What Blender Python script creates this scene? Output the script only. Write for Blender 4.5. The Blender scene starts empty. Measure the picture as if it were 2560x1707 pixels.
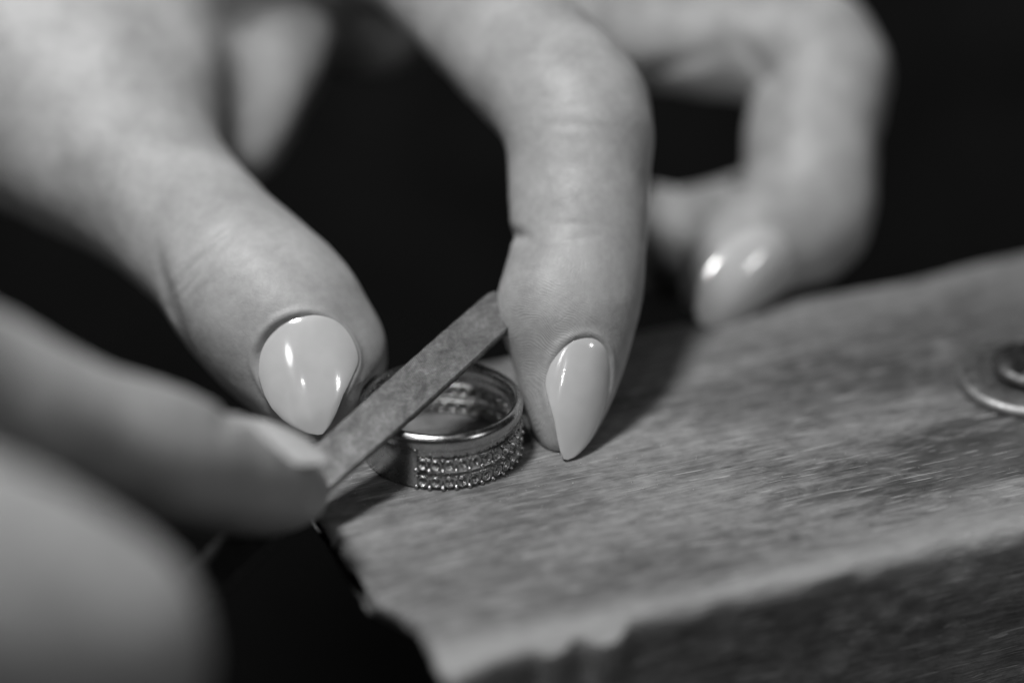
import bpy, bmesh, math, random
import numpy as np
from math import radians, sin, cos, pi
from mathutils import Vector, Matrix

random.seed(4); np.random.seed(4)
SC = bpy.context.scene
COL = SC.collection
MM = 0.001                                   # everything below is written in millimetres

# ------------------------------------------------------------------ camera
EL = radians(28.0)                           # the lens looks down at the bench by this angle
FOCAL, SENSOR, FOCUS = 90.0, 36.0, 322.0
FWD = np.array((0, cos(EL), -sin(EL))); RIGHT = np.array((1.0, 0, 0)); UP = np.array((0, sin(EL), cos(EL)))
K = SENSOR / FOCAL / 2560.0
# the ring stands at the origin; the lens is placed so that it appears where it does in the photograph
CAM = -(FWD * 328 + RIGHT * (1105 - 1280) * K * 328 + UP * (853.5 - 1122) * K * 328)

def E(px, py, dd):
    """point seen at px,py lying dd mm behind the plane 320 mm from the lens"""
    d = 320.0 + dd
    return CAM + FWD * d + RIGHT * (px - 1280) * K * d + UP * (853.5 - py) * K * d
def onz(px, py, z=0.0):
    r = FWD + RIGHT * (px - 1280) * K + UP * (853.5 - py) * K
    return CAM + r * ((z - CAM[2]) / r[2])
def cv(x, y, z):                             # direction: right, up, away
    v = RIGHT * x + UP * y + FWD * z
    return v / np.linalg.norm(v)

cam = bpy.data.cameras.new('camera'); camo = bpy.data.objects.new('camera', cam); COL.objects.link(camo)
camo.location = CAM * MM; camo.rotation_euler = (pi / 2 - EL, 0, 0)
cam.lens = FOCAL; cam.sensor_width = SENSOR; cam.clip_start = 0.01; cam.clip_end = 20
cam.dof.use_dof = True; cam.dof.focus_distance = FOCUS * MM
cam.dof.aperture_fstop = 4.5; cam.dof.aperture_blades = 0
SC.camera = camo

# ------------------------------------------------------------------ world, lamps, exposure
w = bpy.data.worlds.new('World'); SC.world = w; w.use_nodes = True
w.node_tree.nodes['Background'].inputs[0].default_value = (.5, .5, .5, 1)
w.node_tree.nodes['Background'].inputs[1].default_value = 0.010
def lamp(name, direction, dist, size, power):
    l = bpy.data.lights.new(name, 'AREA'); l.shape = 'DISK'; l.size = size * MM; l.energy = power
    o = bpy.data.objects.new(name, l); COL.objects.link(o)
    v = Vector(direction).normalized(); o.location = v * dist * MM + Vector((0, 0, 10 * MM))
    o.rotation_euler = v.to_track_quat('Z', 'Y').to_euler()
    return o
lamp('bench_lamp', (-.24, -.16, .95), 480, 90, 2.2)
lamp('fill_light', (-.50, -.70, .72), 900, 150, .75)  # added soft fill from front left, brightens sides facing the lens
lamp('small_lamp', (-.18, -.83, .53), 900, 26, .22)
lamp('side_light', (.86, -.66, .56), 900, 110, .85)
SC.view_settings.view_transform = 'Standard'; SC.view_settings.look = 'None'
SC.view_settings.exposure = 0.1; SC.view_settings.gamma = 1

# ------------------------------------------------------------------ helpers
def tag(o, label=None, cat=None, group=None, kind=None):
    if label: o['label'] = label
    if cat: o['category'] = cat
    if group: o['group'] = group
    if kind: o['kind'] = kind
    return o
def thing(name, loc, label, cat):
    o = bpy.data.objects.new(name, None); COL.objects.link(o); o.empty_display_size = .005
    o.location = Vector(loc) * MM
    return tag(o, label, cat)
def link(name, me, mat, parent=None, smooth=True):
    if mat and not me.materials: me.materials.append(mat)
    o = bpy.data.objects.new(name, me); COL.objects.link(o)
    if smooth: me.polygons.foreach_set('use_smooth', [True] * len(me.polygons))
    if parent:
        o.parent = parent
        m = Matrix.Identity(4); p = parent
        while p:
            m = p.matrix_parent_inverse @ Matrix.LocRotScale(p.location, p.rotation_euler, p.scale) @ m; p = p.parent
        o.matrix_parent_inverse = m.inverted()
    return o
def np_mesh(name, v, f):
    """v in mm, f array of quads or triangles"""
    me = bpy.data.meshes.new(name)
    v = np.asarray(v, dtype=np.float32) * MM; f = np.asarray(f, dtype=np.int32); k = f.shape[1]
    me.vertices.add(len(v)); me.vertices.foreach_set('co', v.ravel())
    me.loops.add(f.size); me.loops.foreach_set('vertex_index', f.ravel())
    me.polygons.add(len(f)); me.polygons.foreach_set('loop_start', np.arange(0, f.size, k, dtype=np.int32))
    me.update(calc_edges=True); me.validate()
    return me
def grid_faces(nu, nv, close_u=False, close_v=False):
    f = []
    for i in range(nu if close_u else nu - 1):
        for j in range(nv if close_v else nv - 1):
            a, b = i, (i + 1) % nu; c, d = j, (j + 1) % nv
            f.append((a * nv + c, b * nv + c, b * nv + d, a * nv + d))
    return np.array(f)

# value noise on numpy arrays
def _h(i, j, k):
    n = (i.astype(np.int64) * 374761393 + j.astype(np.int64) * 668265263 + k.astype(np.int64) * 2147483647) & 0xffffffff
    n = ((n ^ (n >> 13)) * 1274126177) & 0xffffffff
    return ((n ^ (n >> 16)) & 0xffff) / 65535.0 * 2 - 1
def vnoise(p, s):
    q = p / s; i = np.floor(q).astype(np.int64); f = q - i; f = f * f * (3 - 2 * f); r = 0
    for a in (0, 1):
        for b in (0, 1):
            for c in (0, 1):
                wgt = (f[:, 0] if a else 1 - f[:, 0]) * (f[:, 1] if b else 1 - f[:, 1]) * (f[:, 2] if c else 1 - f[:, 2])
                r = r + wgt * _h(i[:, 0] + a, i[:, 1] + b, i[:, 2] + c)
    return r

# signed distances
def rcone(p, a, b, r1, r2):
    ba = b - a; l2 = ba @ ba; rr = r1 - r2; a2 = l2 - rr * rr; il2 = 1.0 / l2
    pa = p - a; y = pa @ ba; z = y - l2
    x = pa * l2 - y[:, None] * ba; x2 = np.einsum('ij,ij->i', x, x)
    y2 = y * y * l2; z2 = z * z * l2
    k = np.sign(rr) * rr * rr * x2
    d = (np.sqrt(np.maximum(x2 * a2 * il2, 0)) + y * rr) * il2 - r1
    m1 = np.sign(z) * a2 * z2 > k; m2 = (np.sign(y) * a2 * y2 < k) & ~m1
    d = np.where(m1, np.sqrt(x2 + z2) * il2 - r2, d)
    return np.where(m2, np.sqrt(x2 + y2) * il2 - r1, d)
def smin(a, b, k):
    h = np.maximum(k - np.abs(a - b), 0) / k
    return np.minimum(a, b) - h * h * k * .25
def chain(pts):
    P = np.array([tuple(E(*a[:3])) + (a[3] + .25,) for a in pts])
    Q = np.vstack([2 * P[0] - P[1], P, 2 * P[-1] - P[-2]]); out = []
    for i in range(1, len(Q) - 2):
        m0, m1 = (Q[i + 1] - Q[i - 1]) / 2, (Q[i + 2] - Q[i]) / 2; n = 3
        lim = 1.2 * np.linalg.norm(Q[i + 1][:3] - Q[i][:3])
        m0, m1 = (m * min(1, lim / np.linalg.norm(m[:3])) for m in (m0, m1))
        for k in range(n):
            t = k / n; out.append((2*t**3 - 3*t*t + 1) * Q[i] + (t**3 - 2*t*t + t) * m0 + (-2*t**3 + 3*t*t) * Q[i+1] + (t**3 - t*t) * m1)
    out.append(P[-1])
    return [(a[:3], b[:3], a[3], b[3]) for a, b in zip(out[:-1], out[1:])]

def surface_nets(F, org, h):
    nx, ny, nz = F.shape; S = F < 0
    cnt = np.zeros((nx - 1, ny - 1, nz - 1), np.float32); P = np.zeros((nx - 1, ny - 1, nz - 1, 3), np.float32)
    cor = [(a, b, c) for a in (0, 1) for b in (0, 1) for c in (0, 1)]
    sl = lambda A, c: A[c[0]:nx - 1 + c[0], c[1]:ny - 1 + c[1], c[2]:nz - 1 + c[2]]
    for c0 in cor:
        for ax in range(3):
            if c0[ax]: continue
            c1 = list(c0); c1[ax] = 1
            f0, f1 = sl(F, c0), sl(F, c1); m = (f0 < 0) != (f1 < 0)
            idx = np.nonzero(m); t = f0[idx] / (f0[idx] - f1[idx])
            pt = np.repeat(np.array([c0], np.float32), len(t), 0); pt[:, ax] += t
            P[idx] += pt; cnt[idx] += 1
    act = cnt > 0; ids = -np.ones(cnt.shape, np.int64); ids[act] = np.arange(act.sum())
    ix = np.argwhere(act)
    V = org + (ix + P[act] / cnt[act][:, None]) * h
    Q = []
    for ax in range(3):
        o1, o2 = (ax + 1) % 3, (ax + 2) % 3
        s0 = [slice(None)] * 3; s1 = [slice(None)] * 3; s0[ax] = slice(0, -1); s1[ax] = slice(1, None)
        A, B = S[tuple(s0)], S[tuple(s1)]
        e = np.argwhere(A != B)
        ok = (e[:, o1] > 0) & (e[:, o2] > 0) & (e[:, o1] < F.shape[o1] - 1) & (e[:, o2] < F.shape[o2] - 1)
        e = e[ok]; flip = A[tuple(e.T)]
        def cid(d1, d2):
            q = e.copy(); q[:, o1] -= d1; q[:, o2] -= d2; return ids[tuple(q.T)]
        q = np.stack([cid(1, 1), cid(0, 1), cid(0, 0), cid(1, 0)], 1)
        q[~flip] = q[~flip][:, ::-1]; Q.append(q)
    return V, np.concatenate(Q)
def split_quads(V, Q):
    n = len(V); e = np.stack([Q, np.roll(Q, -1, 1)], 2).reshape(-1, 2)
    es = np.sort(e, 1); u, inv = np.unique(es[:, 0] * n + es[:, 1], return_inverse=True)
    mid = (V[u // n] + V[u % n]) / 2; inv = inv.reshape(-1, 4) + n
    cen = V[Q].mean(1); ci = np.arange(len(Q)) + n + len(u)
    V2 = np.concatenate([V, mid, cen])
    Q2 = np.concatenate([np.stack([Q[:, i], inv[:, i], ci, inv[:, (i + 3) % 4]], 1) for i in range(4)])
    return V2, Q2
def project(fn, V, it=2, eps=.06):
    for _ in range(it):
        f = fn(V); g = np.stack([fn(V + np.eye(3)[i] * eps) - f for i in range(3)], 1) / eps
        V = V - g * (f / np.maximum((g * g).sum(1), .25))[:, None]
    return V
def sdf_mesh(name, fn, lo, hi, h, levels=1):
    lo = np.array(lo, float); hi = np.array(hi, float)
    # coarse pass first, then only the neighbourhood of the surface is refined
    c = 8; hc = h * c; n = np.ceil((hi - lo) / hc).astype(int)
    F = np.full(tuple(n * c + 1), 50.0, np.float32)
    cen = np.stack(np.meshgrid(*[np.arange(k) for k in n], indexing='ij'), -1).reshape(-1, 3)
    fc = fn(lo + (cen + .5) * hc)
    near = cen[np.abs(fc) < hc * 1.0 + 1.5]
    far = cen[(fc < 0) & (np.abs(fc) >= hc * 1.0 + 1.5)]
    for a in far: F[a[0]*c:a[0]*c+c+1, a[1]*c:a[1]*c+c+1, a[2]*c:a[2]*c+c+1] = -50
    lg = np.stack(np.meshgrid(*[np.arange(c + 1)] * 3, indexing='ij'), -1).reshape(-1, 3)
    for s in range(0, len(near), 300):
        b = near[s:s + 300]
        vals = fn((lo + (b[:, None] * c + lg[None]).reshape(-1, 3) * h)).reshape(len(b), c + 1, c + 1, c + 1)
        for a, v in zip(b, vals): F[a[0]*c:a[0]*c+c+1, a[1]*c:a[1]*c+c+1, a[2]*c:a[2]*c+c+1] = v
    V, Q = surface_nets(F, lo, h)
    V = project(fn, V)
    for _ in range(levels):
        V, Q = split_quads(V, Q); V = project(fn, V, 1)
    return np_mesh(name, V, Q)

# ------------------------------------------------------------------ materials (the photograph is black and white)
def mat(name):
    m = bpy.data.materials.new(name); m.use_nodes = True; nt = m.node_tree
    return m, nt, nt.nodes['Principled BSDF']
def N(nt, t, **kw):
    n = nt.nodes.new(t)
    for k, v in kw.items():
        if k in n.inputs: n.inputs[k].default_value = v
        else: setattr(n, k, v)
    return n
def g(v): return (v, v, v, 1)
def ramp(nt, src, stops):
    r = nt.nodes.new('ShaderNodeValToRGB'); e = r.color_ramp.elements
    while len(e) > 1: e.remove(e[0])
    e[0].position, e[0].color = stops[0][0], g(stops[0][1])
    for p, c in stops[1:]: x = e.new(p); x.color = g(c)
    nt.links.new(src, r.inputs[0]); return r.outputs[0]
def math_(nt, op, a, b=None):
    n = nt.nodes.new('ShaderNodeMath'); n.operation = op
    for i, x in enumerate((a, b)):
        if x is None: continue
        if isinstance(x, (int, float)): n.inputs[i].default_value = x
        else: nt.links.new(x, n.inputs[i])
    return n.outputs[0]
def mapping(nt, scale, loc=(0, 0, 0), rot=(0, 0, 0)):
    tc = nt.nodes.new('ShaderNodeTexCoord'); mp = nt.nodes.new('ShaderNodeMapping')
    mp.inputs['Scale'].default_value = scale; mp.inputs['Location'].default_value = loc; mp.inputs['Rotation'].default_value = rot
    nt.links.new(tc.outputs['Object'], mp.inputs[0]); return mp.outputs[0]
def noise(nt, vec, scale, detail=4, rough=.5, dist=0):
    n = N(nt, 'ShaderNodeTexNoise', Scale=scale, Detail=detail, Roughness=rough, Distortion=dist)
    nt.links.new(vec, n.inputs['Vector']); return n.outputs['Fac']

def skin_material(pad_points):
    m, nt, b = mat('skin'); L = nt.links.new
    mm = mapping(nt, (1000, 1000, 1000))                     # millimetres
    blot = noise(nt, mm, .12, 3, .5); fine = noise(nt, mm, .9, 5, .6)
    col = ramp(nt, math_(nt, 'ADD', math_(nt, 'MULTIPLY', blot, .7), math_(nt, 'MULTIPLY', fine, .3)),
               [(.34, .28), (.66, .42)])
    L(col, b.inputs['Base Color'])
    b.inputs['Roughness'].default_value = .48; b.inputs['Specular IOR Level'].default_value = .38
    b.inputs['Subsurface Weight'].default_value = .35
    b.inputs['Subsurface Radius'].default_value = (1, 1, 1); b.inputs['Subsurface Scale'].default_value = .0011
    # dermal ridges around the pads: shells of rings round a point, broken up by noise
    warp = nt.nodes.new('ShaderNodeVectorMath'); warp.operation = 'ADD'
    nz = N(nt, 'ShaderNodeTexNoise', Scale=.16, Detail=2.0); L(mm, nz.inputs['Vector'])
    sc = nt.nodes.new('ShaderNodeVectorMath'); sc.operation = 'SCALE'; sc.inputs[3].default_value = 4.5
    L(nz.outputs['Color'], sc.inputs[0]); L(mm, warp.inputs[0]); L(sc.outputs[0], warp.inputs[1])
    tot = None
    for c, rad, sp in pad_points:
        d = nt.nodes.new('ShaderNodeVectorMath'); d.operation = 'DISTANCE'; d.inputs[1].default_value = tuple(c)
        L(warp.outputs[0], d.inputs[0])
        d2 = nt.nodes.new('ShaderNodeVectorMath'); d2.operation = 'DISTANCE'; d2.inputs[1].default_value = tuple(c)
        L(mm, d2.inputs[0])
        wv = math_(nt, 'SINE', math_(nt, 'MULTIPLY', d.outputs['Value'], 2 * pi / sp))
        mr = N(nt, 'ShaderNodeMapRange'); mr.inputs[1].default_value = rad; mr.inputs[2].default_value = rad * .55
        L(d2.outputs['Value'], mr.inputs[0])
        x = math_(nt, 'MULTIPLY', wv, mr.outputs[0]); tot = x if tot is None else math_(nt, 'ADD', tot, x)
    brk = ramp(nt, noise(nt, mm, .35, 3), [(.35, .1), (.62, 1)])
    ridges = math_(nt, 'MULTIPLY', tot, brk)
    # creases: cell edges stretched along the skin
    vo = N(nt, 'ShaderNodeTexVoronoi', Scale=1.35); vo.feature = 'DISTANCE_TO_EDGE'
    L(warp.outputs[0], vo.inputs['Vector'])
    cell = ramp(nt, vo.outputs['Distance'], [(0, 0), (.09, 1)])
    vl = N(nt, 'ShaderNodeTexVoronoi', Scale=1.0); vl.feature = 'DISTANCE_TO_EDGE'
    sv_ = nt.nodes.new('ShaderNodeVectorMath'); sv_.operation = 'MULTIPLY'; sv_.inputs[1].default_value = (1.25, 1.25, .22)
    L(warp.outputs[0], sv_.inputs[0]); L(sv_.outputs[0], vl.inputs['Vector'])
    lines = math_(nt, 'MULTIPLY', ramp(nt, vl.outputs['Distance'], [(0, 0), (.07, 1)]), ramp(nt, noise(nt, mm, .13, 2), [(.42, .1), (.6, 1)]))
    cell = math_(nt, 'ADD', cell, math_(nt, 'MULTIPLY', lines, 1.6))
    h = math_(nt, 'ADD', math_(nt, 'MULTIPLY', ridges, .24), math_(nt, 'ADD', math_(nt, 'MULTIPLY', cell, .16), math_(nt, 'MULTIPLY', fine, 1.1)))
    bp = N(nt, 'ShaderNodeBump', Strength=.55, Distance=.00011); L(h, bp.inputs['Height']); L(bp.outputs[0], b.inputs['Normal'])
    return m

def nail_material():
    m, nt, b = mat('nail_polish')
    mm = mapping(nt, (1000, 1000, 1000))
    c = ramp(nt, noise(nt, mm, .25, 2), [(.3, .48), (.7, .54)]); nt.links.new(c, b.inputs['Base Color'])
    b.inputs['Roughness'].default_value = .16; b.inputs['Coat Weight'].default_value = .8; b.inputs['Coat Roughness'].default_value = .03
    b.inputs['Subsurface Weight'].default_value = .15; b.inputs['Subsurface Radius'].default_value = (1, 1, 1); b.inputs['Subsurface Scale'].default_value = .0006
    return m

def metal_material(name, lo, hi, rough, bump=.3, scale=1.2):
    m, nt, b = mat(name)
    mm = mapping(nt, (1000, 1000, 1000)); n1 = noise(nt, mm, scale, 5, .6)
    nt.links.new(ramp(nt, n1, [(.3, lo), (.7, hi)]), b.inputs['Base Color'])
    b.inputs['Metallic'].default_value = 1
    nt.links.new(ramp(nt, noise(nt, mm, scale * .8, 2), [(.3, rough * .85), (.7, rough * 1.2)]), b.inputs['Roughness'])
    bp = N(nt, 'ShaderNodeBump', Strength=bump, Distance=.00004); nt.links.new(noise(nt, mm, scale * 6, 3), bp.inputs['Height'])
    nt.links.new(bp.outputs[0], b.inputs['Normal'])
    return m

def file_material():
    m, nt, b = mat('file_steel'); L = nt.links.new
    mm = mapping(nt, (1000, 1000, 1000))                    # local: x along the blade, y across it
    dirt = noise(nt, mapping(nt, (260, 340, 340)), 1, 8, .66, .5); sp = noise(nt, mm, 1.6, 4, .6)
    base = ramp(nt, math_(nt, 'ADD', math_(nt, 'MULTIPLY', dirt, .7), math_(nt, 'MULTIPLY', sp, .3)),
                [(.36, .10), (.46, .165), (.55, .235), (.66, .37)])
    L(base, b.inputs['Base Color']); b.inputs['Metallic'].default_value = 1.0
    L(ramp(nt, dirt, [(.38, .58), (.64, .44)]), b.inputs["Roughness"])
    def cut(rot, s):
        wv = N(nt, 'ShaderNodeTexWave', Scale=s, Distortion=.35, Detail=1.0); wv.bands_direction = 'X'
        L(mapping(nt, (1000, 1000, 1000), rot=(0, 0, rot)), wv.inputs['Vector']); return wv.outputs['Fac']
    hgt = math_(nt, 'ADD', cut(radians(72), 1.5), math_(nt, 'MULTIPLY', cut(radians(-60), 1.3), .6))
    hgt = math_(nt, 'ADD', hgt, math_(nt, 'MULTIPLY', dirt, 3.0))
    bp = N(nt, 'ShaderNodeBump', Strength=.35, Distance=.00006); L(hgt, bp.inputs['Height']); L(bp.outputs[0], b.inputs['Normal'])
    return m

def wood_material():
    m, nt, b = mat('worn_wood'); L = nt.links.new
    grain = noise(nt, mapping(nt, (85, 300, 300)), 1, 10, .72, 1.1)       # long fibres along local x
    fibre = noise(nt, mapping(nt, (90, 2400, 2400)), 1, 4, .6)
    patch = noise(nt, mapping(nt, (24, 55, 55), loc=(.35, 1.2, 0)), 1, 4, .55, .3)
    grime = noise(nt, mapping(nt, (300, 500, 500)), 1, 6, .7)
    t = math_(nt, 'ADD', math_(nt, 'MULTIPLY', grain, .24), math_(nt, 'MULTIPLY', patch, .32))
    t = math_(nt, 'ADD', t, math_(nt, 'ADD', math_(nt, 'MULTIPLY', fibre, .18), math_(nt, 'MULTIPLY', grime, .26)))
    c = ramp(nt, t, [(.37, .05), (.46, .125), (.53, .215), (.61, .32)])
    # the stained, handled middle of the pin, and pale scratches across it
    tc = nt.nodes.new('ShaderNodeTexCoord'); se = nt.nodes.new('ShaderNodeSeparateXYZ'); L(tc.outputs['Object'], se.inputs[0])
    st = N(nt, 'ShaderNodeMapRange'); st.interpolation_type = 'SMOOTHSTEP'
    def blob(cx, cy, rx, ry, wob):
        dx = math_(nt, 'DIVIDE', math_(nt, 'SUBTRACT', se.outputs[0], cx), rx); dy = math_(nt, 'DIVIDE', math_(nt, 'SUBTRACT', se.outputs[1], cy), ry)
        r = math_(nt, 'SQRT', math_(nt, 'ADD', math_(nt, 'MULTIPLY', dx, dx), math_(nt, 'MULTIPLY', dy, dy)))
        r = math_(nt, 'ADD', r, math_(nt, 'MULTIPLY', math_(nt, 'SUBTRACT', grain, .5), wob))
        q = N(nt, 'ShaderNodeMapRange'); q.inputs[1].default_value = 1.15; q.inputs[2].default_value = .7; L(r, q.inputs[0]); return q.outputs[0]
    stain = math_(nt, 'MAXIMUM', blob(.105, .017, .050, .0105, 2.2), math_(nt, 'MAXIMUM', math_(nt, 'MULTIPLY', blob(.067, .040, .022, .010, 2.5), .6), math_(nt, 'MULTIPLY', blob(.125, .048, .050, .014, 2.0), .45)))
    mx = N(nt, 'ShaderNodeMix'); mx.data_type = 'RGBA'; mx.blend_type = 'MULTIPLY'
    L(math_(nt, 'MULTIPLY', stain, .75), mx.inputs[0]); L(c, mx.inputs[6]); mx.inputs[7].default_value = g(.30)
    c = mx.outputs[2]
    scr = None
    for k, (rz, sx, lx) in enumerate(((.9, 1, 0), (-.5, 1.2, 3), (1.35, .9, 7))):
        s = N(nt, 'ShaderNodeTexNoise', Scale=1.0, Detail=1.0)
        L(mapping(nt, (120 * sx, 2400, 2400), loc=(lx, lx * 2, 0), rot=(0, 0, rz)), s.inputs['Vector'])
        r = ramp(nt, s.outputs['Fac'], [(.675, 0), (.715, 1)]); scr = r if scr is None else math_(nt, 'MAXIMUM', scr, r)
    ed = N(nt, 'ShaderNodeMapRange'); ed.inputs[1].default_value = .0052; ed.inputs[2].default_value = .0012
    L(math_(nt, 'ADD', se.outputs[1], math_(nt, 'MULTIPLY', math_(nt, 'SUBTRACT', grime, .5), .012)), ed.inputs[0])
    onx = N(nt, 'ShaderNodeMapRange'); onx.inputs[1].default_value = -.0035; onx.inputs[2].default_value = -.0018; L(se.outputs[2], onx.inputs[0])
    worn = math_(nt, 'MULTIPLY', ed.outputs[0], onx.outputs[0])
    mw = N(nt, 'ShaderNodeMix'); mw.data_type = 'RGBA'; L(math_(nt, 'MULTIPLY', worn, .6), mw.inputs[0]); L(c, mw.inputs[6]); mw.inputs[7].default_value = g(.40); c = mw.outputs[2]
    pits = ramp(nt, noise(nt, mapping(nt, (260, 900, 900)), 1, 3, .6), [(.27, 1), (.34, 0)])
    mp_ = N(nt, 'ShaderNodeMix'); mp_.data_type = 'RGBA'; L(math_(nt, 'MULTIPLY', pits, .7), mp_.inputs[0]); L(c, mp_.inputs[6]); mp_.inputs[7].default_value = g(.06); c = mp_.outputs[2]
    mx2 = N(nt, 'ShaderNodeMix'); mx2.data_type = 'RGBA'
    L(math_(nt, 'MULTIPLY', scr, .7), mx2.inputs[0]); L(c, mx2.inputs[6]); mx2.inputs[7].default_value = g(.46)
    L(mx2.outputs[2], b.inputs['Base Color'])
    L(ramp(nt, grain, [(.35, .62), (.65, .45)]), b.inputs['Roughness'])
    h = math_(nt, 'ADD', math_(nt, 'MULTIPLY', grain, 1.0), math_(nt, 'ADD', math_(nt, 'MULTIPLY', fibre, .5), math_(nt, 'MULTIPLY', grime, .5)))
    h = math_(nt, 'SUBTRACT', h, math_(nt, 'MULTIPLY', scr, .3))
    bp = N(nt, 'ShaderNodeBump', Strength=.8, Distance=.0004); L(h, bp.inputs['Height']); L(bp.outputs[0], b.inputs['Normal'])
    return m
def plain(name, v, rough, spec=.5):
    m, nt, b = mat(name); mm = mapping(nt, (1000, 1000, 1000))
    nt.links.new(ramp(nt, noise(nt, mm, .05, 5), [(.3, v * .6), (.7, v * 1.4)]), b.inputs['Base Color'])
    b.inputs['Roughness'].default_value = rough; b.inputs['Specular IOR Level'].default_value = spec; return m

M_WOOD = wood_material(); M_NAIL = nail_material(); M_FILE = file_material()
M_RING = metal_material('raw_silver', .38, .50, .25, .06); M_SET = metal_material('cast_silver', .36, .55, .28, .6, 2.5)
M_ZINC = metal_material('zinc_washer', .28, .42, .52, .8, .8); M_BOLT = metal_material('dark_screw', .08, .20, .5, .8, .8)

# ------------------------------------------------------------------ the backdrop: dark cloth, almost black
bd = []
for i in range(41):
    for j in range(21):
        x = -700 + 35 * i; z = -500 + 60 * j
        bd.append((x, 430 + 14 * sin(x * .021 + z * .004) + 8 * sin(x * .05 + 1), z))
o = link('backdrop', np_mesh('backdrop', bd, grid_faces(41, 21)), plain('dark_cloth', .017, .9, .1))
tag(o, kind='structure')

# ------------------------------------------------------------------ the bench pin
FL = onz(1100, 1655); FR = onz(2231, 1390); LB = onz(797, 1296)
ANG = math.atan2(FR[1] - FL[1], FR[0] - FL[0])
ex = np.array((cos(ANG), sin(ANG), 0)); ey = np.array((-sin(ANG), cos(ANG), 0))
BK = onz(1640, 812)
WID = float((BK - FL) @ ey); LEN = 190.0; THK = 40.0
def to_local(p): q = p - FL; return np.array((q @ ex, q @ ey, q[2]))
ring_l = to_local(np.zeros(3))
ribs = [(float(to_local(onz(px, py))[0]), r) for px, py, r in ((1375, 1590, 2.2), (1510, 1560, 2.6))]
def board_sdf(p):
    x, y, z = p[:, 0], p[:, 1], p[:, 2]
    n1 = vnoise(p, np.array((16.0, 6, 9))); n2 = vnoise(p, np.array((3.2, 1.7, 3.0))); n3 = vnoise(p + 40, np.array((1.1, .9, 1.3)))
    R = 1.6 + .5 * n1
    # the sawn end wanders in and is ragged
    sy = np.clip((y - 9) / 9, 0, 1); sy = sy * sy * (3 - 2 * sy)
    endx = .6 * n1 + .38 * n2 + .12 * n3 - 3.6 * sy + .06 * np.maximum(y - 30, 0)
    fronty = .5 * n1 + .28 * n2 - 4.0 * np.exp(-np.maximum(x, 0) / 6.0)
    endx = endx + np.maximum(-z - 2.2 - .2 * n2, 0) * 1.1 + .02 * np.maximum(0, 12 - y)
    dx = np.maximum(endx - x, x - LEN); dy = np.maximum(fronty - y, y - WID + .6 * n1)
    dz = np.maximum(z, -THK - z)
    q = np.stack([dx + R, dy + R, dz + R], 1)
    d = np.sqrt((np.maximum(q, 0) ** 2).sum(1)) + np.minimum(q.max(1), 0) - R
    d = d + .05 * n1 + .05 * n2 * (z > -3)
    for fx, fr in ribs:                       # two proud ribs of wood left between saw cuts in the front face
        c = np.sqrt((x - fx - .3 * n1) ** 2 + (y - .7) ** 2) - fr
        d = smin(d, np.maximum(np.maximum(c, z + 1.3), endx - x - 1.0), 1.6)
    return d
pin = thing('bench_pin', tuple(FL), 'worn scratched wooden bench pin under the ring, held down by a screw and washer', 'bench pin')
pin.rotation_euler = (0, 0, ANG)
bm_ = sdf_mesh('board', board_sdf, (-3, -9, -THK - 2), (LEN + 2, WID + 3, 2), .8, 1)
board = bpy.data.objects.new('board', bm_); COL.objects.link(board); bm_.materials.append(M_WOOD); board.parent = pin
bm_.polygons.foreach_set('use_smooth', [True] * len(bm_.polygons))

def lathe(prof, n=64, axis='z'):
    v = [(r * cos(2 * pi * i / n), r * sin(2 * pi * i / n), z) for i in range(n) for r, z in prof]
    return np.array(v), grid_faces(n, len(prof), close_u=True)
def child(name, me, m, parent, loc=(0, 0, 0), rot=None, smooth=True):
    o = bpy.data.objects.new(name, me); COL.objects.link(o); o.parent = parent
    if m and not me.materials: me.materials.append(m)
    if smooth: me.polygons.foreach_set('use_smooth', [True] * len(me.polygons))
    o.location = Vector(loc) * MM
    if rot is not None: o.rotation_euler = rot
    return o
wl = to_local(onz(2574, 962))
v, f = lathe([(3.0, .05), (3.0, 1.5), (3.2, 1.6), (8.9, 1.6), (9.6, 1.4), (9.9, .8), (9.8, .1), (9.6, .02), (3.0, .02)], 96)
child('washer', np_mesh('washer', v, f), M_ZINC, pin, (wl[0], wl[1], .02))
v, f = lathe([(.01, 4.1), (3.6, 4.0), (4.8, 3.8), (5.4, 3.3), (5.5, 2.9), (5.3, 2.6), (2.7, 2.5), (2.7, -3), (.01, -3)], 72)
me = np_mesh('screw', v, f)
b2 = bmesh.new(); b2.from_mesh(me)
scr = child('screw', me, M_BOLT, pin, (wl[0], wl[1], .02), (0.05, 0, .5)); b2.free()
sv = [(x * 4.7, y * .65, 4.13 + z) for x in (-1, 1) for y in (-1, 1) for z in (-.3, .02)]
sf = [(0, 1, 3, 2), (4, 6, 7, 5), (0, 4, 5, 1), (2, 3, 7, 6), (0, 2, 6, 4), (1, 5, 7, 3)]
child('slot', np_mesh('slot', sv, np.array(sf)), plain('slot_dark', .02, .8, .1), scr, smooth=False)

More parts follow.
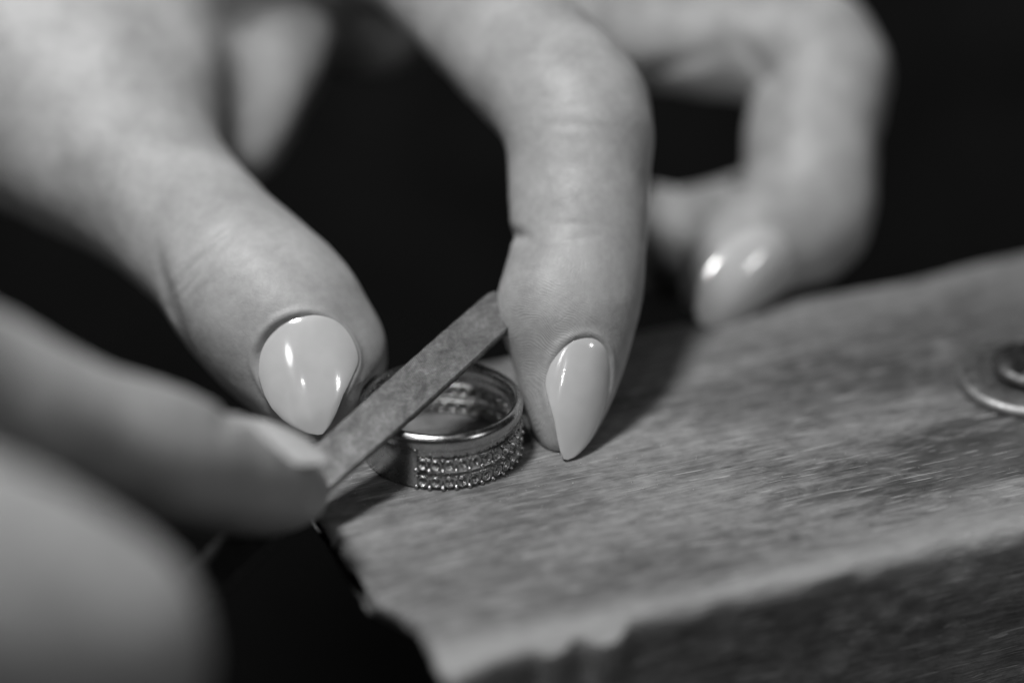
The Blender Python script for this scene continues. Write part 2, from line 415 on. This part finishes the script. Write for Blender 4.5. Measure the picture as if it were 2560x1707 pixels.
# filings and dust on the wood
fv, ff = [], []
for i in range(1150):
    if i < 620:
        a = random.uniform(0, 2 * pi); r = abs(random.gauss(0, 24)) + 9; x, y = r * cos(a), r * sin(a)
    else:
        x, y = random.uniform(-10, 120), random.uniform(-45, 45)
    l = to_local(np.array((x, y, 0)))
    if not (1.5 < l[0] < LEN - 5 and 1.5 < l[1] < WID - 3): continue
    s = random.uniform(.035, .10) * (1.6 if random.random() < .06 else 1)
    q = Matrix.Rotation(random.uniform(0, 6), 3, Vector((random.random(), random.random(), random.random())).normalized())
    k = len(fv)
    for c in ((1, 0, 0), (-1, 0, 0), (0, 1, 0), (0, -1, 0), (0, 0, .6), (0, 0, -.6)):
        p = q @ (Vector(c) * s); fv.append((x + p.x, y + p.y, .02 + s * .4 + p.z))
    ff += [(k, k + 2, k + 4), (k + 2, k + 1, k + 4), (k + 1, k + 3, k + 4), (k + 3, k, k + 4), (k + 2, k, k + 5), (k + 1, k + 2, k + 5), (k + 3, k + 1, k + 5), (k, k + 3, k + 5)]
o = link('metal_filings', np_mesh('metal_filings', fv, np.array(ff)), metal_material('filings', .7, .9, .3), smooth=False)
tag(o, 'fine bright metal filings scattered over the wood around the ring', 'filings', kind='stuff')

# ------------------------------------------------------------------ the ring
RO, RH = 10.2, 7.5
ring = thing('silver_ring', (0, 0, .12), 'silver ring with two rows of empty stone settings standing on the bench pin', 'ring')
def arc_strip(prof, a0, a1, n, closed=False):
    pr = len(prof); v = []
    for i in range(n):
        a = a0 + (a1 - a0) * i / (n if closed else n - 1)
        v += [(r * cos(a), r * sin(a), z) for r, z in prof]
    f = grid_faces(n, pr, close_u=closed, close_v=True).tolist()
    me = bpy.data.meshes.new('strip'); faces = [tuple(x) for x in f]
    if not closed: faces += [tuple(range(pr))[::-1], tuple((n - 1) * pr + k for k in range(pr))]
    me.from_pydata([tuple(c * MM for c in p) for p in v], [], faces); me.update()
    return me
def rr(r0, r1, z0, z1, b=.2, n=3):              # rounded rectangle profile
    out = []
    for cx, cz, a0 in ((r1 - b, z0 + b, -90), (r1 - b, z1 - b, 0), (r0 + b, z1 - b, 90), (r0 + b, z0 + b, 180)):
        for k in range(n + 1):
            a = radians(a0 + 90 * k / n); out.append((cx + b * cos(a), cz + b * sin(a)))
    return out
A0, A1 = radians(-107), radians(112)
child('shank', arc_strip(rr(9.25, 10.15, 0.0, 6.0, .18), A1, A0 + 2 * pi, 90), M_RING, ring)
child('top_rim', arc_strip([(9.15, 5.5), (9.6, 5.3), (10.1, 5.35), (10.28, 5.5), (10.36, 5.9), (10.40, 6.4), (10.36, 6.85), (10.2, 7.2), (9.95, 7.42), (9.65, 7.5), (9.38, 7.42), (9.2, 7.2), (9.14, 6.6)], 0, 2 * pi, 160, True), M_RING, ring)
child('gallery_wall', arc_strip(rr(9.45, 9.75, 4.25, 5.75, .12), A0 + .01, A1 - .01, 90), M_RING, ring)
child('shank_shoulder', arc_strip(rr(9.2, 10.32, 0.02, 5.6, .15), A0 - .03, A0 + .025, 6), M_RING, ring)
cup, cf = lathe([(.30, -.75), (.62, -.72), (.70, -.3), (.84, .05), (.90, .30), (.86, .42), (.76, .44), (.62, .25), (.44, .0), (.34, -.08), (.28, -.2), (.28, -.7), (.30, -.75)], 14)
cup_me = np_mesh('collet', cup, cf)
bead, bf = lathe([(.01, .36), (.16, .33), (.28, .2), (.33, .02), (.30, -.2), (.26, -.8), (.01, -.8)], 9)
bead_me = np_mesh('prong', bead, bf)
NS = 23
for ri, (zc, hh) in enumerate(((.97, .85), (3.36, .85))):
    rails = []
    n = 120; V = []; Fc = []
    row = child('setting_row', arc_strip(rr(9.25, 10.0, zc - hh, zc - hh + .30, .12, 2), A0, A1, n), M_SET, ring)
    child('rail', arc_strip(rr(9.25, 10.0, zc + hh - .30, zc + hh, .12, 2), A0, A1, n), M_SET, row)
    for k in range(NS):
        a = A0 + .085 + (A1 - A0 - .17) * k / (NS - 1)
        rot = Matrix.Rotation(a, 4, 'Z') @ Matrix.Rotation(pi / 2, 4, 'Y') @ Matrix.Rotation(random.uniform(0, 1), 4, 'Z')
        sc_ = random.uniform(.86, .91)
        o = child('collet', cup_me, M_SET, row, (9.85 * cos(a), 9.85 * sin(a), zc + random.uniform(-.03, .03)), rot.to_euler())
        o.scale = (sc_,) * 3
    for k in range(NS + 1):
        a = A0 + .085 + (A1 - A0 - .17) * (k - .5) / (NS - 1)
        for s in (-1, 1):
            tilt = Matrix.Rotation(a, 4, 'Z') @ Matrix.Rotation(pi / 2 - s * .5, 4, 'Y')
            rp = 10.12 + random.uniform(-.05, .05) + (.12 if s < 0 else 0)
            o = child('prong', bead_me, M_SET, row, (rp * cos(a), rp * sin(a), zc + s * (hh - .10)), tilt.to_euler())
            o.scale = (random.uniform(.72, .86) + (.16 if s < 0 else 0),) * 3

# ------------------------------------------------------------------ the file lying on the ring
Fa, Fb = E(1262, 765, 10.7), E(786, 1190, -10.4)
fx = (Fa - Fb); BL = np.linalg.norm(fx); fx /= BL
fn = cv(.16, .62, -.76); fn = fn - fx * (fn @ fx); fn /= np.linalg.norm(fn)
fy = np.cross(fn, fx)
hf = thing('hand_file', tuple(Fb), 'flat steel needle file with a worn cross-cut face lying across the ring', 'file')
hf.rotation_euler = Matrix(np.array((fx, fy, fn)).T.tolist()).to_euler()
TH = 1.25; tipx = BL + 3.0
def blade(outline, th, b=.2):
    """outline: (x, y_low, y_high); bevelled slab, z from -th/2 to th/2"""
    v, f = [], []
    for x, y0, y1 in outline:
        t = th / 2
        v += [(x, y0, -t + b), (x, y0, t - b), (x, y0 + b, t), (x, y1 - b, t), (x, y1, t - b), (x, y1, -t + b), (x, y1 - b, -t), (x, y0 + b, -t)]
    n = len(outline); ff = grid_faces(n, 8, close_v=True).tolist()
    me = bpy.data.meshes.new('blade'); faces = [tuple(q) for q in ff] + [tuple(range(8)), tuple((n - 1) * 8 + k for k in range(8))[::-1]]
    me.from_pydata([tuple(c * MM for c in p) for p in v], [], faces); me.update(); return me
ol = []
for i in range(60):
    t = i / 59; x = -9 + (tipx + 9) * t
    hw = 2.65 + .3 * min(1, t / .5) if t < .75 else 2.95 - .25 * (t - .75) / .25
    cut = max(0, x - (tipx - 3.2)) / 3.2
    ol.append((x, -hw + .03 * sin(x * 3.1), hw - 3.2 * cut ** 1.5 + .03 * sin(x * 2.3 + 1)))
child('blade', blade(ol, TH), M_FILE, hf, smooth=False)
tl = []
for i in range(24):
    t = i / 23; x = -9 - 48 * t; hw = 1.6 * (1 - t) + 1.3; of = 2.2 * t ** .7
    tl.append((x, -hw - of, hw - of))
child('tang', blade(tl, 1.6), metal_material('tang_steel', .04, .09, .6), hf, smooth=False)

# ------------------------------------------------------------------ nails
class Nail:
    """almond nail; frame o (cuticle end), a towards the tip, n outwards, s sideways"""
    def __init__(s, centre, a, n, L, W, R, skew=0.0, tip=.30, bend=.10, point=1.0, side=0, fold=.22):
        s.side = side; s.fold = fold
        n = n / np.linalg.norm(n); a = a - n * (a @ n); a /= np.linalg.norm(a)
        s.a, s.n, s.s = a, n, np.cross(a, n); s.L, s.W, s.R = L, W, R
        s.c = centre; s.skew, s.tipc, s.bend, s.point = skew, tip, bend, point
    def fit(s, base, roll=1.0):
        """seat the plate on the finger: height, slope and curvature are read off the skin"""
        def hit(x, y):
            p = s.c + s.a * x + s.s * y + s.n * 9.0
            for _ in range(22): p = p - s.n * float(base(p[None].copy())[0]) * .95
            return float((p - s.c) @ s.n)
        for _ in range(2):
            h0, h1 = hit(-.36 * s.L, 0), hit(.14 * s.L, 0)
            s.a = s.a * (.5 * s.L) + s.n * (h1 - h0); s.a /= np.linalg.norm(s.a)
            s.n = s.n - s.a * (s.n @ s.a); s.n /= np.linalg.norm(s.n); s.s = np.cross(s.a, s.n)
        y = .75 * s.W; hc = hit(-.1 * s.L, 0); hl, hr = hit(-.1 * s.L, -y), hit(-.1 * s.L, y)
        th = math.atan2(hr - hl, 2 * y) * roll; n0 = s.n.copy()
        s.n = n0 * cos(th) - s.s * sin(th); s.s = np.cross(s.a, s.n)
        hc = hit(-.1 * s.L, 0); sg = hc - (hit(-.1 * s.L, -y) + hit(-.1 * s.L, y)) / 2
        s.R = float(np.clip((y * y + sg * sg) / (2 * max(sg, .05)), s.W * 1.1, max(7.5, s.W * 1.75)))
        s.c = s.c + s.n * (hit(0, 0) + .34)
    def half(s, t, side):                    # half width along the nail, t 0 cuticle to 1 tip
        t = np.asarray(t, float)
        back = np.sqrt(np.clip(1 - ((.42 - np.minimum(t, .42)) / .42) ** 2, 0, 1))
        u = np.clip((t - .42) / .58, 0, 1)
        full = np.interp(u, [0, .12, .3, .5, .7, .85, .95, 1], [1, .995, .95, .84, .65, .44, .26, .07])
        hollow = np.interp(u, [0, .08, .25, .5, .75, .92, 1], [1, .965, .79, .53, .33, .17, .04])
        return s.W * np.where(t < .42, back, hollow if side == s.side else full)
    def sgn(s): return 1 if s.s @ RIGHT > 0 else -1   # side=1 means the hollow side lies to the right
    def width(s, t, y_side): return s.half(t, y_side * s.sgn())
    def outline(s, n=40, grow=0.0):
        t = (1 - np.cos(np.linspace(0, pi, n))) / 2; ax = (t - .5) * s.L
        return np.concatenate([np.stack([ax, s.width(t, 1)], 1), np.stack([ax, -s.width(t, -1)], 1)[::-1]])
    def surf(s, x, y, lift=0):
        """x along, y arc length across -> world"""
        th = y / s.R; R = s.R + lift
        drop = s.bend * (x / (s.L / 2)) ** 2 * 2.0
        return (s.c + np.multiply.outer(x, s.a) + np.multiply.outer(R * np.sin(th), s.s)
                + np.multiply.outer(R * np.cos(th) - s.R - drop, s.n))
    def mesh(s, thick=.55):
        nu, nv = 40, 17; t = np.linspace(0, 1, nu); t = (1 - np.cos(t * pi)) / 2; V = []
        for lift, shrink in ((0.0, 1.0), (-thick, .97)):
            for ti in t:
                wp, wn = float(s.width(ti, 1)) * shrink, float(s.width(ti, -1)) * shrink
                vv = np.sin(np.linspace(-pi / 2, pi / 2, nv)); y = (wp - wn) / 2 + vv * (wp + wn) / 2
                x = np.full(nv, (ti - .5) * s.L)
                edge = .16 * np.clip((np.abs(vv) - .8) / .2, 0, 1) ** 2 + .14 * np.clip((.06 - ti) / .06, 0, 1)
                V.append(s.surf(x, y, lift) - np.multiply.outer(edge if lift == 0 else edge * 0, s.n))
        V = np.concatenate(V); gf = grid_faces(nu, nv); off = nu * nv
        F = [tuple(q) for q in gf] + [tuple((q + off)[::-1]) for q in gf]
        for i in range(nu - 1):
            for j in (0, nv - 1):
                a, b = i * nv + j, (i + 1) * nv + j; F.append((a, b, b + off, a + off) if j else (b, a, a + off, b + off))
        for j in range(nv - 1):
            for i in (0, nu - 1):
                a, b = i * nv + j, i * nv + j + 1; F.append((b, a, a + off, b + off) if i else (a, b, b + off, a + off))
        me = np_mesh('fingernail', V, np.array(F))
        bm = bmesh.new(); bm.from_mesh(me); bmesh.ops.remove_doubles(bm, verts=bm.verts, dist=1e-5); bmesh.ops.recalc_face_normals(bm, faces=bm.faces); bm.to_mesh(me); bm.free()
        return me
    def skin(s, p, d):
        """press the nail bed into the skin and raise the folds round it"""
        q = p - s.c; r = np.sqrt((q * q).sum(1)); m = (r < s.L * .95) & (q @ s.n > -s.R * .9) & (np.abs(d) < 4)
        if not m.any(): return d
        q = q[m]; x = q @ s.a; yy = q @ s.s; zz = q @ s.n + s.R
        th = np.arctan2(yy, zz); y = th * s.R; rad = np.sqrt(yy ** 2 + zz ** 2)
        O = s.outline(); P = np.stack([x, y], 1); best = np.full(len(P), 1e9); ins = np.zeros(len(P), bool)
        for a, b in zip(O, np.roll(O, -1, 0)):
            e = b - a; w_ = P - a; tt = np.clip((w_ @ e) / (e @ e + 1e-9), 0, 1)
            best = np.minimum(best, ((w_ - tt[:, None] * e) ** 2).sum(1))
            c = (a[1] <= P[:, 1]) != (b[1] <= P[:, 1])
            xi = a[0] + (P[:, 1] - a[1]) * (b[0] - a[0]) / (b[1] - a[1] + 1e-12); ins ^= c & (P[:, 0] < xi)
        sd = np.sqrt(best) * np.where(ins, -1, 1)
        surf = s.R - s.bend * 2 * (x / (s.L / 2)) ** 2
        bed = rad - (surf - .34)                                  # skin stays this far under the plate
        front = np.clip((x / s.L - .10) / .25, 0, 1)              # folds fade out towards the free edge
        k = 1 / (1 + np.exp(np.clip((sd + .16 * (1 - front)) / .09, -30, 30)))
        dm = d[m]
        dm = dm - (s.fold * np.exp(-((sd - .55) / .45) ** 2)) * (1 - front) * (sd > -.6)
        dm = dm * (1 - k) + np.maximum(dm, bed) * k
        out = d.copy(); out[m] = dm; return out

def crease(p, d, c, axis, r, depth, width=.55, up=None):
    """a bent groove across a finger: plane through c, normal axis, fading away from c"""
    q = p - c; rr_ = np.sqrt((q * q).sum(1)); m = rr_ < r
    if not m.any(): return d
    q = q[m]; s = q @ axis + .45 * vnoise(q + 3, np.array((3.1, 3.1, 3.1)))
    d[m] += depth * np.exp(-(s / width) ** 2) * (1 - rr_[m] / r)
    return d

def hand_sdf(fingers, palm, nails, creases, bumps=(), k_f=1.6, k_p=9.0, k_in=.8, press=False):
    def union(ch, kk):
        lo = np.min([np.minimum(a - r1, b - r2) for a, b, r1, r2 in ch], 0) - 12
        hi = np.max([np.maximum(a + r1, b + r2) for a, b, r1, r2 in ch], 0) + 12
        def f(p):
            out = np.full(len(p), 12.0); m = ((p > lo) & (p < hi)).all(1)
            if m.any():
                q = p[m]; d = None
                for a, b, r1, r2 in ch:
                    e = rcone(q, a, b, r1, r2); d = e if d is None else smin(d, e, kk)
                out[m] = d
            return out
        return f
    fs = [union(ch, k_in) for ch in fingers]; pf = union(palm, 4)
    def fn(p):
        D = None
        for f in fs:
            d = f(p); D = d if D is None else smin(D, d, k_f)
        D = smin(D, pf(p), k_p)
        for c, r, k in bumps: D = smin(D, np.sqrt(((p - c) ** 2).sum(1)) - r, k)
        near = np.abs(D) < 4
        if near.any():
            q = p[near]; dd = D[near]
            dd = dd + .16 * vnoise(q, np.array((7.0, 7, 7))) + .05 * vnoise(q + 9, np.array((2.2, 2.2, 2.2)))
            for c in creases: dd = crease(q, dd, *c)
            if not nails: D[near] = dd; return D
            for n in nails: dd = n.skin(q, dd)
            if press:                          # flesh gives way to the ring and the wood
                rc = np.maximum(np.hypot(q[:, 0], q[:, 1]) - 10.5, q[:, 2] - 7.7)
                dd = -smin(-dd, rc, .8); dd = -smin(-dd, q[:, 2] - .05, .5)
            D[near] = dd
        return D
    return fn

# --- the hand that pinches the ring: thumb, index, middle, ring and little finger
thumb = chain([(790, 965, 10.2, 7.1), (764, 902, 12.6, 9.0), (705, 810, 15, 10.9), (620, 715, 18, 10.6), (544, 636, 21, 9.9), (384, 480, 30, 11.2), (150, 290, 42, 15.5), (-150, 90, 52, 19)])
index = chain([(1408, 1080, 9, 3.1), (1414, 1000, 10, 4.9), (1424, 880, 12, 6.9), (1434, 740, 14, 8.3), (1446, 620, 16, 8.3), (1447, 460, 19, 8.9), (1436, 285, 22, 9.7), (1290, 115, 32, 9.6), (1090, -110, 46, 10.4), (930, -250, 58, 12)])
middle = chain([(1778, 722, 42, 4.2), (1832, 668, 45, 6.7), (1915, 600, 49, 8.0), (2012, 540, 53, 9.3), (2028, 340, 58, 9.3), (2030, 135, 62, 9.6), (1640, 100, 62, 7.2), (1380, 50, 62, 8.3), (1050, -200, 68, 11)])
ringf = chain([(1668, 655, 60, 6.6), (1700, 610, 63, 7.4), (1800, 585, 66, 7.4), (1985, 480, 74, 7.6), (1980, 150, 80, 8.0), (1600, 90, 84, 7.2), (1200, -100, 84, 8.5), (1000, -250, 84, 11)])
little = chain([(612, 372, 52, 4.8), (634, 290, 54, 6.4), (675, 190, 57, 7.0), (745, 105, 62, 5.5), (800, 20, 74, 5)])
palm1 = chain([(-150, 90, 52, 19), (120, -120, 58, 22), (560, -260, 66, 20), (950, -300, 66, 16), (1080, -300, 72, 14)]) + \
        chain([(330, 180, 44, 13.5), (150, 60, 52, 17), (500, -175, 56, 16)]) + chain([(740, -60, 82, 8), (890, 10, 78, 9.5), (1010, -30, 74, 9)]) + chain([(120, -120, 58, 22), (200, -520, 90, 26), (200, -900, 120, 28)])
n_thumb = Nail(E(776, 935, 3.0), cv(.17, -.97, .05), cv(.05, .16, -.98), 15.4, 7.15, 9.6, side=1, bend=.5)
n_index = Nail(E(1447, 996, 4.6), cv(-.21, -.97, .02), cv(.46, .10, -.88), 15.8, 4.8, 6.4, side=-1, bend=.22)
n_middle = Nail(E(1876, 706, 36), cv(-.74, -.65, -.10), cv(.05, -.40, -.92), 17.4, 6.0, 6.8, skew=0, side=0, bend=.5, fold=.42)
rs = random.Random(3)
crs1 = [(E(rs.uniform(430, 680), rs.uniform(560, 740), 9), cv(.62 + rs.uniform(-.15, .15), -.76, 0), rs.uniform(3, 6), rs.uniform(.08, .16), .35) for _ in range(16)] + [(E(420, 745, 10), cv(.75, .25, 0), 9, .9, .9), (E(560, 610, 12), cv(.62, -.78, 0), 10, .20, .6), (E(520, 660, 11), cv(.70, -.70, 0), 9, .22, .5), (E(600, 660, 11), cv(.55, -.83, 0), 12, .22, .6),
        (E(1292, 590, 14), cv(.42, .90, 0), 6.8, .85, .9), (E(1440, 600, 8), cv(-.15, 1, 0), 7, .10, .6), (E(1450, 560, 8), cv(.1, 1, 0), 6, .08, .5), (E(1450, 320, 13), cv(.1, 1, 0), 7, .12, .7), (E(1450, 270, 13), cv(-.1, 1, 0), 7, .10, .7),
        (E(1880, 400, 50), cv(-.55, .83, 0), 8, .8, 1.2), (E(1890, 155, 56), cv(.8, .6, 0), 9, 1.3, 1.2), (E(1640, 175, 55), cv(-.25, .97, 0), 14, .8, 1.3)]
hand_bumps = ((E(1375, 760, 11), 5.9, 5), (E(856, 880, 15), 5.2, 4))
base1 = hand_sdf([thumb[:12], index[:12], middle[:12]], palm1[-1:], [], [], bumps=hand_bumps)
n_thumb.fit(base1, .3); n_index.fit(base1, .6); n_middle.fit(base1, .2); n_middle.c = n_middle.c + n_middle.n * .35
hand1 = hand_sdf([thumb, index, middle, ringf, little], palm1, [n_thumb, n_index, n_middle], crs1,
                 bumps=hand_bumps, press=True)
# --- the hand that grips the file: forefinger on the blade, thumb close to the lens
index2 = chain([(728, 1228, -16, 4.2), (645, 1210, -24, 5.6), (540, 1180, -32, 6.3), (400, 1125, -40, 6.8), (230, 1072, -47, 6.4), (80, 1015, -53, 6.9), (-150, 940, -62, 8.2), (-480, 920, -76, 10.2)])
thumb2 = chain([(290, 1650, -80, 8.4), (205, 1600, -82, 10.6), (20, 1545, -86, 12.4), (-200, 1490, -90, 13.5), (-500, 1480, -94, 15)])
middle2 = chain([(300, 1600, -30, 5.6), (160, 1560, -32, 7), (-60, 1500, -38, 7.4), (-300, 1350, -48, 8), (-650, 1150, -76, 10)])
ring2 = chain([(160, 1850, -24, 6), (0, 1800, -24, 7), (-240, 1700, -30, 7.5), (-480, 1500, -44, 8), (-720, 1300, -72, 10)])
little2 = chain([(0, 1990, -24, 5), (-150, 1960, -24, 6), (-360, 1860, -32, 6.5), (-560, 1650, -44, 7), (-780, 1450, -68, 9)])
palm2 = chain([(-480, 900, -84, 10), (-760, 1220, -88, 12), (-800, 1450, -90, 15), (-500, 1640, -94, 14)]) + chain([(-800, 1350, -88, 15), (-1150, 1750, -90, 20), (-1500, 2200, -90, 24)])
n_i2 = Nail(E(668, 1160, -24), cv(.88, -.42, .12), cv(.34, .86, -.38), 13.0, 4.6, 6.4, bend=.5)
n_i2.fit(hand_sdf([index2[:12]], palm2[-1:], [], []), 0)
hand2 = hand_sdf([index2, thumb2, middle2, ring2, little2], palm2, [n_i2],
                 [(E(55, 960, -68), cv(.9, .4, 0), 12, 1.3, 1.5), (E(545, 1080, -36), cv(.85, -.5, 0), 7, 1.0, 1.2)])

M_SKIN = skin_material([(E(1320, 960, 8), 17.5, .34), (E(905, 1060, 8), 6, .34)])
per = thing('person', tuple(E(0, 0, 60)), 'bare hands with pale polished almond nails, one pinching the ring, the other guiding the file', 'person')
def bounds(chs):
    P = np.array([q for c in chs for s in c for q in (s[0] - s[2], s[0] + s[2], s[1] - s[3], s[1] + s[3])])
    return P.min(0) - 3, P.max(0) + 3
def hand(fn, chs, h, nails, label, nlabels):
    lo, hi = bounds(chs)
    o = link('hand', sdf_mesh('hand', fn, lo, hi, h, 1), M_SKIN, per); tag(o, label)
    for n, l in zip(nails, nlabels):
        x = link('fingernail', n.mesh(), M_NAIL, o); tag(x, l)
hand(hand1, [thumb, index, middle, ringf, little, palm1], .8, [n_thumb, n_index, n_middle],
     'hand pinching the ring between thumb and forefinger', ['wide pale thumbnail beside the file', 'pale almond nail of the finger pressing the ring', 'blurred pale nail of the finger curled behind'])
hand(hand2, [index2, thumb2, middle2, ring2, little2, palm2], 1.5, [n_i2],
     'blurred hand in the foreground gripping the file', ['blurred nail of the finger lying on the file'])
